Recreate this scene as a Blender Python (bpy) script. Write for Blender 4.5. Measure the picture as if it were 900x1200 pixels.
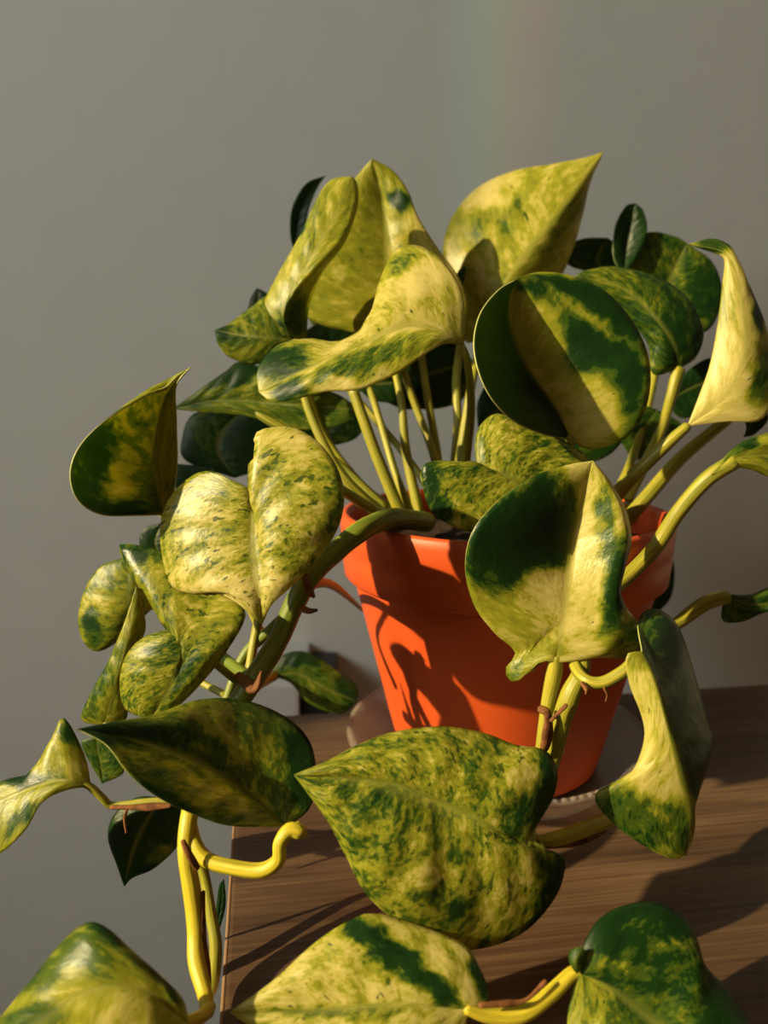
import bpy, bmesh, math, random
from mathutils import Vector, Matrix, noise

random.seed(7)
scene = bpy.context.scene
col = scene.collection
for o in list(bpy.data.objects):
    bpy.data.objects.remove(o, do_unlink=True)

# ------------------------------------------------------------------ camera
F = 906.0                       # focal length in pixels of the 900 x 1200 frame
CAM_H = 0.155
PITCH = math.radians(10.0)
cam_d = bpy.data.cameras.new('camera')
cam_d.sensor_fit = 'VERTICAL'
cam_d.sensor_height = 36.0
cam_d.lens = 36.0 * F / 1200.0
cam_d.clip_start = 0.01
cam_d.clip_end = 50
cam_d.dof.use_dof = True
cam_d.dof.focus_distance = 0.222
cam_d.dof.aperture_fstop = 11.0
cam = bpy.data.objects.new('camera', cam_d)
col.objects.link(cam)
cam.location = (0, 0, CAM_H)
cam.rotation_euler = (math.radians(90) - PITCH, 0, 0)
scene.camera = cam

# ------------------------------------------------------------------ world, sun, window light, exposure
w = bpy.data.worlds.new('world'); scene.world = w
w.use_nodes = True
w.node_tree.nodes['Background'].inputs[0].default_value = (1.0, 0.66, 0.42, 1)
w.node_tree.nodes['Background'].inputs[1].default_value = 0.085

SUN_AZ, SUN_EL = math.radians(66), math.radians(27)   # azimuth of travel from +y towards +x
sd = Vector((math.cos(SUN_EL) * math.sin(SUN_AZ), math.cos(SUN_EL) * math.cos(SUN_AZ), -math.sin(SUN_EL)))
sun_d = bpy.data.lights.new('sun', 'SUN')
sun_d.energy = 9.0
sun_d.color = (1.0, 0.79, 0.40)
sun_d.angle = math.radians(0.9)
sun = bpy.data.objects.new('sun', sun_d); col.objects.link(sun)
sun.rotation_euler = sd.to_track_quat('-Z', 'Y').to_euler()
sun.location = (-3, -3, 3)

WIN_X = -1.1                    # plane of the left wall with the window
WIN = (-0.80, -0.118, 0.35, 1.10)  # y0, y1, z0, z1 of the opening, set to keep sun off the back wall
win_d = bpy.data.lights.new('window_daylight', 'AREA')
win_d.shape = 'RECTANGLE'
win_d.size = WIN[1] - WIN[0]; win_d.size_y = WIN[3] - WIN[2]
win_d.energy = 14.0
win_d.color = (0.90, 1.0, 0.90)
wl = bpy.data.objects.new('window_daylight', win_d); col.objects.link(wl)
wl.location = (WIN_X - 0.12, (WIN[0] + WIN[1]) / 2, (WIN[2] + WIN[3]) / 2)
wl.rotation_euler = Vector((1, 0, 0)).to_track_quat('-Z', 'Z').to_euler()

for k, (tx, cc) in enumerate(((0.042, (0.15, 0.75, 0.75)), (0.054, (0.25, 0.9, 0.15)), (0.066, (0.9, 0.75, 0.1)), (0.080, (1.0, 0.22, 0.12)))):
    ld = bpy.data.lights.new('rainbow_spot', 'SPOT')  # coloured spot lamps added to throw a rainbow streak on the wall
    ld.energy = 3.2; ld.color = cc; ld.spot_blend = 1.0; ld.shadow_soft_size = 0.004
    src, dst = Vector((-0.15, -1.0, 0.75)), Vector((tx * 1.05, 0.468, 0.366))
    ld.spot_size = 2 * math.atan(0.19 / (dst - src).length)
    lo = bpy.data.objects.new('rainbow_spot', ld); col.objects.link(lo)
    lo.location = src; lo.rotation_euler = (dst - src).to_track_quat('-Z', 'Y').to_euler()
    lo.scale = (0.075, 1, 1)

scene.view_settings.view_transform = 'Standard'
scene.view_settings.look = 'None'
scene.view_settings.exposure = 0.0
scene.view_settings.gamma = 1.0
scene.view_settings.use_curve_mapping = False
scene.cycles.max_bounces = 10
scene.cycles.transparent_max_bounces = 12

# ------------------------------------------------------------------ helpers
RIGHT = Vector((1, 0, 0))
FWD = Vector((0, math.cos(PITCH), -math.sin(PITCH)))
UP = Vector((0, math.sin(PITCH), math.cos(PITCH)))
CAM = Vector((0, 0, CAM_H))


def at(px, py, d):
    """point seen at a pixel at depth d metres from the camera"""
    return CAM + RIGHT * ((px - 450) / F * d) + UP * ((600 - py) / F * d) + FWD * d


def on_plane(px, py, z=0.0):
    v = RIGHT * ((px - 450) / F) + UP * ((600 - py) / F) + FWD
    return CAM + v * ((z - CAM_H) / v.z)


def catmull(pts, n):
    """n samples along a smooth curve through pts (any dimension), spaced by chord length"""
    P = [Vector(p) for p in pts]
    if len(P) == 2:
        return [P[0].lerp(P[1], i / (n - 1)) for i in range(n)]
    ext = [P[0] * 2 - P[1]] + P + [P[-1] * 2 - P[-2]]
    dense, K = [], 14
    for i in range(len(P) - 1):
        a, b, c, d = ext[i:i + 4]
        for k in range(K):
            t = k / K
            dense.append(0.5 * ((2 * b) + (c - a) * t + (2 * a - 5 * b + 4 * c - d) * t * t
                                + (3 * b - a - 3 * c + d) * t ** 3))
    dense.append(P[-1])
    L = [0.0]
    for i in range(1, len(dense)):
        L.append(L[-1] + (dense[i] - dense[i - 1]).length)
    out, j = [], 0
    for i in range(n):
        s = L[-1] * i / (n - 1)
        while j < len(L) - 2 and L[j + 1] < s:
            j += 1
        seg = L[j + 1] - L[j]
        out.append(dense[j].lerp(dense[j + 1], 0 if seg < 1e-12 else (s - L[j]) / seg))
    return out


def link(name, mesh, parent=None, loc=None):
    o = bpy.data.objects.new(name, mesh)
    col.objects.link(o)
    if parent:
        o.parent = parent
    if loc:
        o.location = loc
    return o


def tag(o, label=None, cat=None, kind=None, group=None):
    if label: o['label'] = label
    if cat: o['category'] = cat
    if kind: o['kind'] = kind
    if group: o['group'] = group
    return o


def mesh_from(name, verts, faces, mats, smooth=True):
    me = bpy.data.meshes.new(name)
    me.from_pydata([tuple(v) for v in verts], [], faces)
    for m in mats:
        me.materials.append(m)
    if smooth:
        me.polygons.foreach_set('use_smooth', [True] * len(me.polygons))
    me.update()
    return me


def box_mesh(name, x0, x1, y0, y1, z0, z1, mat, bevel=0.0, seg=2):
    bm = bmesh.new()
    bmesh.ops.create_cube(bm, size=1.0)
    for v in bm.verts:
        v.co = ((x0 + x1) / 2 + v.co.x * (x1 - x0), (y0 + y1) / 2 + v.co.y * (y1 - y0),
                (z0 + z1) / 2 + v.co.z * (z1 - z0))
    if bevel:
        bmesh.ops.bevel(bm, geom=bm.edges[:] + bm.verts[:], offset=bevel, segments=seg, affect='EDGES', profile=0.7)
    me = bpy.data.meshes.new(name)
    bm.to_mesh(me); bm.free()
    me.materials.append(mat)
    return me


def lathe_mesh(name, prof, mat, n=96, wob=None):
    verts, faces = [], []
    m = len(prof)
    for i in range(n):
        a = 2 * math.pi * i / n
        for j, (r, z) in enumerate(prof):
            rr = r + (wob(a, j) if wob else 0)
            verts.append((rr * math.cos(a), rr * math.sin(a), z))
    for i in range(n):
        k = (i + 1) % n
        for j in range(m - 1):
            faces.append((i * m + j, k * m + j, k * m + j + 1, i * m + j + 1))
    return mesh_from(name, verts, faces, [mat])


# ------------------------------------------------------------------ materials
def new_mat(name):
    m = bpy.data.materials.new(name); m.use_nodes = True
    nt = m.node_tree
    return m, nt, nt.nodes, nt.links, nt.nodes['Principled BSDF']


def ramp(nodes, stops, interp='LINEAR'):
    r = nodes.new('ShaderNodeValToRGB')
    r.color_ramp.interpolation = interp
    e = r.color_ramp.elements
    while len(e) < len(stops):
        e.new(0.5)
    for k, (p, c) in enumerate(stops):
        e[k].position = p; e[k].color = (*c, 1)
    return r


def mat_leaf():
    m, nt, N, L, P = new_mat('variegated_leaf')
    uv = N.new('ShaderNodeUVMap'); uv.uv_map = 'vein'
    cr = N.new('ShaderNodeAttribute'); cr.attribute_name = 'cream'
    sp = N.new('ShaderNodeAttribute'); sp.attribute_name = 'speckle'

    def streak(sx, sy, scale, detail, rough=0.6, dist=0.0):
        mp = N.new('ShaderNodeMapping'); mp.inputs['Scale'].default_value = (sx, sy, 1)
        L.new(uv.outputs[0], mp.inputs[0])
        n = N.new('ShaderNodeTexNoise')
        n.inputs['Scale'].default_value = scale; n.inputs['Detail'].default_value = detail
        n.inputs['Roughness'].default_value = rough; n.inputs['Distortion'].default_value = dist
        L.new(mp.outputs[0], n.inputs['Vector'])
        return n

    def math_(op, a, b):
        k = N.new('ShaderNodeMath'); k.operation = op
        for i, v in enumerate((a, b)):
            if hasattr(v, 'is_linked'): L.new(v, k.inputs[i])
            else: k.inputs[i].default_value = v
        return k.outputs[0]

    big = streak(1.6, 4.5, 1.0, 5, 0.55, 0.3)
    mid = streak(4.5, 17.0, 1.0, 6, 0.66, 0.4)
    fine = streak(13, 46, 1.0, 4, 0.7, 0.4)
    a = math_('MULTIPLY', math_('SUBTRACT', big.outputs[0], 0.5), 0.55)
    b = math_('MULTIPLY', math_('SUBTRACT', mid.outputs[0], 0.5), math_('ADD', math_('MULTIPLY', sp.outputs['Fac'], 0.70), 0.50))
    c = math_('MULTIPLY', math_('SUBTRACT', fine.outputs[0], 0.5), math_('ADD', math_('MULTIPLY', sp.outputs['Fac'], 0.95), 0.12))
    val = math_('ADD', math_('ADD', cr.outputs['Fac'], a), math_('ADD', b, c))
    rp = ramp(N, [(0.0, (0.007, 0.030, 0.006)), (0.285, (0.012, 0.048, 0.008)), (0.30, (0.045, 0.095, 0.010)),
                  (0.43, (0.085, 0.135, 0.012)), (0.45, (0.18, 0.21, 0.018)), (0.64, (0.36, 0.36, 0.030)),
                  (0.67, (0.46, 0.43, 0.085)), (0.90, (0.66, 0.59, 0.235))])
    L.new(val, rp.inputs[0])
    flk = streak(7, 30, 1.0, 3, 0.55, 0.3)
    thr = math_('SUBTRACT', 0.73, math_('MULTIPLY', sp.outputs['Fac'], 0.15))
    fl = math_('MULTIPLY', math_('SUBTRACT', flk.outputs[0], thr), 40.0)
    cl = N.new('ShaderNodeClamp'); L.new(fl, cl.inputs[0])
    fm = N.new('ShaderNodeMix'); fm.data_type = 'RGBA'
    L.new(math_('MULTIPLY', cl.outputs[0], 0.85), fm.inputs[0])
    L.new(rp.outputs[0], fm.inputs[6]); fm.inputs[7].default_value = (0.022, 0.062, 0.009, 1)
    # pale main vein
    se = N.new('ShaderNodeSeparateXYZ')
    rib = N.new('ShaderNodeAttribute'); rib.attribute_name = 'rib'
    rr = ramp(N, [(0.90, (0, 0, 0)), (1.0, (1, 1, 1))])
    L.new(rib.outputs['Fac'], rr.inputs[0])
    mx = N.new('ShaderNodeMix'); mx.data_type = 'RGBA'
    L.new(math_('MULTIPLY', rr.outputs[0], 0.35), mx.inputs[0])
    L.new(fm.outputs[2], mx.inputs[6]); mx.inputs[7].default_value = (0.36, 0.37, 0.08, 1)
    colr = mx.outputs[2]
    L.new(colr, P.inputs['Base Color'])
    P.inputs['Roughness'].default_value = 0.33
    P.inputs['Specular IOR Level'].default_value = 0.48
    # relief: fine grain and lateral veins
    grain = streak(26, 30, 1.0, 3)
    bp = N.new('ShaderNodeBump'); bp.inputs['Strength'].default_value = 0.16; bp.inputs['Distance'].default_value = 0.0006
    bp2 = N.new('ShaderNodeBump'); bp2.inputs['Strength'].default_value = 0.22; bp2.inputs['Distance'].default_value = 0.0012
    L.new(mid.outputs[0], bp2.inputs['Height'])
    L.new(grain.outputs[0], bp.inputs['Height']); L.new(bp2.outputs[0], bp.inputs['Normal'])
    L.new(bp.outputs[0], P.inputs['Normal'])
    tr = N.new('ShaderNodeBsdfTranslucent')
    gm = N.new('ShaderNodeGamma'); gm.inputs[1].default_value = 0.5; L.new(colr, gm.inputs[0])
    hs = N.new('ShaderNodeMix'); hs.data_type = 'RGBA'; hs.blend_type = 'MULTIPLY'; hs.inputs[0].default_value = 1
    L.new(gm.outputs[0], hs.inputs[6]); hs.inputs[7].default_value = (1.1, 1.0, 0.45, 1)
    L.new(hs.outputs[2], tr.inputs[0])
    ms = N.new('ShaderNodeMixShader'); ms.inputs[0].default_value = 0.46
    L.new(P.outputs[0], ms.inputs[1]); L.new(tr.outputs[0], ms.inputs[2])
    L.new(ms.outputs[0], N['Material Output'].inputs[0])
    return m


def mat_simple(name, c, rough=0.5, spec=0.4, nscale=None, ncol=None, stretch=(1, 1, 1), bump=0.0, trans=0.0, coord='Object'):
    m, nt, N, L, P = new_mat(name)
    P.inputs['Base Color'].default_value = (*c, 1)
    P.inputs['Roughness'].default_value = rough
    P.inputs['Specular IOR Level'].default_value = spec
    if nscale:
        tc = N.new('ShaderNodeTexCoord'); mp = N.new('ShaderNodeMapping'); mp.inputs['Scale'].default_value = stretch
        n = N.new('ShaderNodeTexNoise'); n.inputs['Scale'].default_value = nscale; n.inputs['Detail'].default_value = 5
        L.new(tc.outputs[coord], mp.inputs[0]); L.new(mp.outputs[0], n.inputs['Vector'])
        r = ramp(N, [(0.3, c), (0.7, ncol or c)])
        L.new(n.outputs[0], r.inputs[0]); L.new(r.outputs[0], P.inputs['Base Color'])
        if bump:
            b = N.new('ShaderNodeBump'); b.inputs['Strength'].default_value = bump; b.inputs['Distance'].default_value = 0.001
            L.new(n.outputs[0], b.inputs['Height']); L.new(b.outputs[0], P.inputs['Normal'])
    if trans:
        P.inputs['Subsurface Weight'].default_value = trans
        P.inputs['Subsurface Radius'].default_value = (0.004, 0.003, 0.0008)
        P.inputs['Subsurface Scale'].default_value = 1.0
    return m


def mat_wood():
    m, nt, N, L, P = new_mat('brown_wood_grain')
    tc = N.new('ShaderNodeTexCoord')
    def nz(stretch, scale, detail, dist=0.0):
        mp = N.new('ShaderNodeMapping'); mp.inputs['Scale'].default_value = stretch
        n = N.new('ShaderNodeTexNoise'); n.inputs['Scale'].default_value = scale
        n.inputs['Detail'].default_value = detail; n.inputs['Distortion'].default_value = dist
        L.new(tc.outputs['Object'], mp.inputs[0]); L.new(mp.outputs[0], n.inputs['Vector'])
        return n
    a = nz((1.0, 9, 1), 6, 5, 0.6)
    b = nz((4, 140, 1), 5, 4, 0.2)
    mx = N.new('ShaderNodeMix'); mx.data_type = 'FLOAT'; mx.inputs[0].default_value = 0.42
    L.new(a.outputs[0], mx.inputs[2]); L.new(b.outputs[0], mx.inputs[3])
    r = ramp(N, [(0.34, (0.036, 0.020, 0.012)), (0.5, (0.076, 0.043, 0.025)), (0.66, (0.14, 0.085, 0.050))])
    L.new(mx.outputs[0], r.inputs[0]); L.new(r.outputs[0], P.inputs['Base Color'])
    P.inputs['Roughness'].default_value = 0.42
    P.inputs['Specular IOR Level'].default_value = 0.35
    bp = N.new('ShaderNodeBump'); bp.inputs['Strength'].default_value = 0.15; bp.inputs['Distance'].default_value = 0.0006
    L.new(b.outputs[0], bp.inputs['Height']); L.new(bp.outputs[0], P.inputs['Normal'])
    return m


def mat_stem(name, c0, c1, c2):
    m, nt, N, L, P = new_mat(name)
    uv = N.new('ShaderNodeUVMap'); uv.uv_map = 'along'
    def nz(sc, d):
        mp = N.new('ShaderNodeMapping'); mp.inputs['Scale'].default_value = sc
        n = N.new('ShaderNodeTexNoise'); n.inputs['Scale'].default_value = 1.0; n.inputs['Detail'].default_value = d
        L.new(uv.outputs[0], mp.inputs[0]); L.new(mp.outputs[0], n.inputs['Vector'])
        return n
    a, b = nz((7, 0.35, 1), 3), nz((16, 1.2, 1), 4)
    mx = N.new('ShaderNodeMix'); mx.data_type = 'FLOAT'; mx.inputs[0].default_value = 0.4
    L.new(a.outputs[0], mx.inputs[2]); L.new(b.outputs[0], mx.inputs[3])
    r = ramp(N, [(0.33, c0), (0.48, c1), (0.66, c2)])
    L.new(mx.outputs[0], r.inputs[0]); L.new(r.outputs[0], P.inputs['Base Color'])
    P.inputs['Roughness'].default_value = 0.40
    P.inputs['Specular IOR Level'].default_value = 0.35
    P.inputs['Subsurface Weight'].default_value = 0.2
    P.inputs['Subsurface Radius'].default_value = (0.003, 0.0025, 0.0008)
    P.inputs['Subsurface Scale'].default_value = 1.0
    bp = N.new('ShaderNodeBump'); bp.inputs['Strength'].default_value = 0.35; bp.inputs['Distance'].default_value = 0.0006
    L.new(b.outputs[0], bp.inputs['Height']); L.new(bp.outputs[0], P.inputs['Normal'])
    return m


M_LEAF = mat_leaf()
M_EDGE = mat_simple('leaf_edge', (0.34, 0.36, 0.11), 0.45, 0.4)
M_STEM = mat_stem('yellow_green_stem', (0.085, 0.115, 0.012), (0.22, 0.215, 0.022), (0.40, 0.33, 0.035))
M_YSTEM = mat_stem('yellow_stem', (0.22, 0.21, 0.015), (0.44, 0.36, 0.022), (0.60, 0.47, 0.045))
M_GSTEM = mat_stem('green_vine', (0.045, 0.085, 0.010), (0.12, 0.165, 0.018), (0.25, 0.25, 0.03))
M_BROWN = mat_simple('dry_brown_sheath', (0.07, 0.024, 0.010), 0.7, 0.2, 300, (0.24, 0.095, 0.03), bump=0.5)
M_POT = mat_simple('terracotta_plastic', (0.48, 0.062, 0.010), 0.48, 0.40, 90, (0.53, 0.074, 0.013), (1, 1, 0.15), bump=0.04)
M_SOIL = mat_simple('dark_soil', (0.012, 0.008, 0.006), 0.95, 0.1, 220, (0.05, 0.032, 0.022), bump=1.0)
M_WALL = mat_simple('grey_wall_paint', (0.79, 0.79, 0.755), 0.9, 0.15, 30, (0.82, 0.815, 0.78), bump=0.05)
M_FLOOR = mat_simple('brown_floor', (0.16, 0.10, 0.07), 0.5, 0.3, 8, (0.22, 0.14, 0.09), (1, 12, 1))
M_WOOD = mat_wood()
M_BAND = mat_simple('pale_edge_band', (0.20, 0.12, 0.07), 0.5, 0.3, 60, (0.26, 0.16, 0.09))
M_WHITE = mat_simple('white_plastic', (0.78, 0.78, 0.78), 0.4, 0.4, 10, (0.75, 0.75, 0.76))
M_BLACK = mat_simple('black_plastic', (0.012, 0.012, 0.014), 0.4, 0.4, 10, (0.016, 0.016, 0.018))
M_FRAME = mat_simple('white_window_paint', (0.72, 0.72, 0.70), 0.45, 0.4, 14, (0.70, 0.70, 0.68))


def mat_clear():
    m, nt, N, L, P = new_mat('clear_plastic')
    P.inputs['Base Color'].default_value = (0.93, 0.92, 0.90, 1)
    P.inputs['Roughness'].default_value = 0.12
    P.inputs['Transmission Weight'].default_value = 1.0
    P.inputs['IOR'].default_value = 1.30
    tr = N.new('ShaderNodeBsdfTransparent'); tr.inputs[0].default_value = (0.93, 0.92, 0.90, 1)
    n = N.new('ShaderNodeTexNoise'); n.inputs['Scale'].default_value = 160
    tc = N.new('ShaderNodeTexCoord'); L.new(tc.outputs['Object'], n.inputs['Vector'])
    b = N.new('ShaderNodeBump'); b.inputs['Strength'].default_value = 0.15; b.inputs['Distance'].default_value = 0.001
    L.new(n.outputs[0], b.inputs['Height']); L.new(b.outputs[0], P.inputs['Normal'])
    ms = N.new('ShaderNodeMixShader'); ms.inputs[0].default_value = 0.4
    L.new(tr.outputs[0], ms.inputs[1]); L.new(P.outputs[0], ms.inputs[2])
    df = N.new('ShaderNodeBsdfDiffuse'); df.inputs[0].default_value = (0.55, 0.48, 0.44, 1)
    m2 = N.new('ShaderNodeMixShader'); m2.inputs[0].default_value = 0.13
    L.new(ms.outputs[0], m2.inputs[1]); L.new(df.outputs[0], m2.inputs[2])
    L.new(m2.outputs[0], N['Material Output'].inputs[0])
    return m


M_CLEAR = mat_clear()

# ------------------------------------------------------------------ the room
FLOOR_Z = -0.74
BACK_Y = 0.468
o = link('wall_back', box_mesh('wall_back', WIN_X - 0.25, 2.6, BACK_Y, BACK_Y + 0.12, FLOOR_Z, 1.9, M_WALL)); tag(o, kind='structure')
o = link('floor', box_mesh('floor', WIN_X - 0.25, 2.6, -2.0, BACK_Y, FLOOR_Z - 0.05, FLOOR_Z, M_FLOOR)); tag(o, kind='structure')
# unseen left wall, window opening shaped to mask the sun (four strips of one wall in one mesh)
bm = bmesh.new()
def wall_box(y0, y1, z0, z1):
    r = bmesh.ops.create_cube(bm, size=1.0)
    for v in r['verts']:
        v.co = (WIN_X - 0.09 + v.co.x * 0.18, (y0 + y1) / 2 + v.co.y * (y1 - y0), (z0 + z1) / 2 + v.co.z * (z1 - z0))
wall_box(WIN[1], BACK_Y, FLOOR_Z, 1.9)
wall_box(-2.0, WIN[0], FLOOR_Z, 1.9)
wall_box(WIN[0], WIN[1], FLOOR_Z, WIN[2])
wall_box(WIN[0], WIN[1], WIN[3], 1.9)
me = bpy.data.meshes.new('wall_left'); bm.to_mesh(me); bm.free(); me.materials.append(M_WALL)
tag(link('wall_left', me), kind='structure')
win = link('window_1', None, loc=(WIN_X, (WIN[0] + WIN[1]) / 2, WIN[2])); tag(win, kind='structure')
hw, hh = (WIN[1] - WIN[0]) / 2, WIN[3] - WIN[2]
link('window_jamb', box_mesh('window_jamb', -0.06, 0.0, -hw, -hw + 0.035, 0, hh, M_FRAME, 0.003), win)
link('window_jamb', box_mesh('window_jamb', -0.06, 0.0, hw - 0.035, hw, 0, hh, M_FRAME, 0.003), win)
link('window_rail', box_mesh('window_rail', -0.06, 0.0, -hw, hw, hh - 0.035, hh, M_FRAME, 0.003), win)
link('window_rail', box_mesh('window_rail', -0.06, 0.0, -hw, hw, 0, 0.035, M_FRAME, 0.003), win)
link('window_sill', box_mesh('window_sill', 0.0, 0.07, -hw - 0.03, hw + 0.03, -0.025, 0.0, M_FRAME, 0.004), win)

# ------------------------------------------------------------------ the table
pa, pb = on_plane(255, 1200), on_plane(270, 985)
dirv = (pb - pa).normalized()                     # table's left edge, pointing to the wall
yaw = math.atan2(-dirv.x, dirv.y)
pc = on_plane(600, 821)                           # on the back edge
rot = Matrix.Rotation(-yaw, 4, 'Z')
la, lc = rot @ pa, rot @ pc
TX0, TY1 = la.x, lc.y
TW, TD, TT = 0.42, 0.62, 0.028
table = link('wooden_table', None, loc=Matrix.Rotation(yaw, 4, 'Z') @ Vector((TX0, TY1, 0)))
table.rotation_euler = (0, 0, yaw)
tag(table, 'brown wood-grain table with a pale edge band under the potted plant', 'table')
link('tabletop', box_mesh('tabletop', 0.0012, TW, -TD, 0, -TT, 0, M_WOOD, 0.0012), table)
link('edge_band', box_mesh('edge_band', 0.0004, 0.0014, -TD, 0, -TT, -0.0001, M_BAND, 0.0003, 1), table)
for lx in (0.03, TW - 0.07):
    for ly in (-TD + 0.03, -0.07):
        link('leg', box_mesh('leg', lx, lx + 0.04, ly, ly + 0.04, FLOOR_Z, -TT, M_WOOD, 0.003), table)

# ------------------------------------------------------------------ the pot
axis = at(590, 597, 0.300)
PX, PY, RZ = axis.x, axis.y, axis.z
SZ = 0.0032
pot = link('plant_pot', None, loc=(PX, PY, SZ))
tag(pot, 'orange-red terracotta-coloured plastic flower pot standing on the clear saucer', 'flower pot')
H = RZ - SZ
Rr = 0.0632
prof = [(0.0, 0.0006), (0.036, 0.0006), (0.0385, 0.0), (0.0398, 0.0012)]
for k in range(1, 13):
    t = k / 12
    prof.append((0.0398 + (0.0585 - 0.0398) * t, 0.0012 + (H - 0.0255) * t))
prof += [(0.0580, H - 0.0200), (0.0540, H - 0.0200), (0.0365, 0.0030), (0.0, 0.0030)]
link('pot_body', lathe_mesh('pot_body', prof, M_POT), pot)
zb = H - 0.0245
rim = [(0.0590, zb), (0.0605, zb - 0.0004), (0.0618, zb + 0.0008), (0.0626, zb + 0.009), (0.0622, zb + 0.0115),
       (0.0628, zb + 0.0125), (0.0632, H - 0.0040), (0.0629, H - 0.0012), (0.0620, H), (0.0602, H - 0.0004), (0.0594, H - 0.003), (0.0570, zb + 0.002), (0.0590, zb)]
link('rim', lathe_mesh('rim', rim, M_POT), pot)
vs, fs = [], []
R_, A_ = 10, 40
vs.append((0, 0, H - 0.012))
for i in range(1, R_ + 1):
    for j in range(A_):
        a = 2 * math.pi * j / A_; r = 0.0572 * i / R_
        vs.append((r * math.cos(a), r * math.sin(a), H - 0.012 + 0.0025 * noise.noise(Vector((r * 160 * math.cos(a), r * 160 * math.sin(a), 3)))))
for j in range(A_):
    fs.append((0, 1 + j, 1 + (j + 1) % A_))
for i in range(R_ - 1):
    for j in range(A_):
        k = (j + 1) % A_
        fs.append((1 + i * A_ + j, 1 + (i + 1) * A_ + j, 1 + (i + 1) * A_ + k, 1 + i * A_ + k))
tag(link('soil', mesh_from('soil', vs, fs, [M_SOIL]), pot), kind='stuff')

# ------------------------------------------------------------------ the saucer
saucer = link('plant_saucer', None, loc=(PX - 0.001, PY, 0))
tag(saucer, 'clear plastic plant saucer with a beaded rim under the orange pot', 'saucer')
sp_ = [(0.0, 0.0008), (0.044, 0.0008), (0.047, 0.0012), (0.0555, 0.0125), (0.0585, 0.0140), (0.0605, 0.0138), (0.0606, 0.0126),
       (0.0585, 0.0126), (0.0562, 0.0112), (0.0480, 0.0003), (0.046, 0.0002), (0.0, 0.0002)]
link('dish', lathe_mesh('dish', [(r, z + 0.0006) for r, z in sp_][::-1], M_CLEAR, 120,
     lambda a, j: 0.0002 * math.sin(a * 60) if 3 <= j <= 8 else 0), saucer)
bm = bmesh.new(); bmesh.ops.create_icosphere(bm, subdivisions=1, radius=0.0011)
bead = bpy.data.meshes.new('bead'); bm.to_mesh(bead); bm.free(); bead.materials.append(M_CLEAR)
bead.polygons.foreach_set('use_smooth', [True] * len(bead.polygons))
for k in range(110):
    a = 2 * math.pi * k / 110
    link('bead', bead, saucer, (0.0592 * math.cos(a), 0.0592 * math.sin(a), 0.0148))

# ------------------------------------------------------------------ small things behind the table
wb = at(331, 815, 0.435)
blk = link('white_block', box_mesh('white_block', -0.016, 0.0105, -0.012, BACK_Y - wb.y, -0.03, 0.011, M_WHITE, 0.002), loc=wb)  # unidentified white block reaching back to the wall
tag(blk, 'small white block behind the table back edge, below a curled olive leaf', 'adapter')
kb = at(370, 820, 0.437)
blk = link('black_block', box_mesh('black_block', -0.008, 0.009, -0.010, BACK_Y - kb.y, -0.03, 0.008, M_BLACK, 0.002), loc=kb)  # unidentified black block beside it
tag(blk, 'small black block beside the white block behind the table', 'plug')

# ------------------------------------------------------------------ the plant
BASE = Vector((PX, PY, RZ - 0.012))
plant = link('pothos_plant', None, loc=BASE)
tag(plant, 'trailing variegated pothos with heart-shaped cream and green leaves spilling from the orange pot', 'houseplant')
NT, NS = 44, 15
leaf_no = [0]


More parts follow.
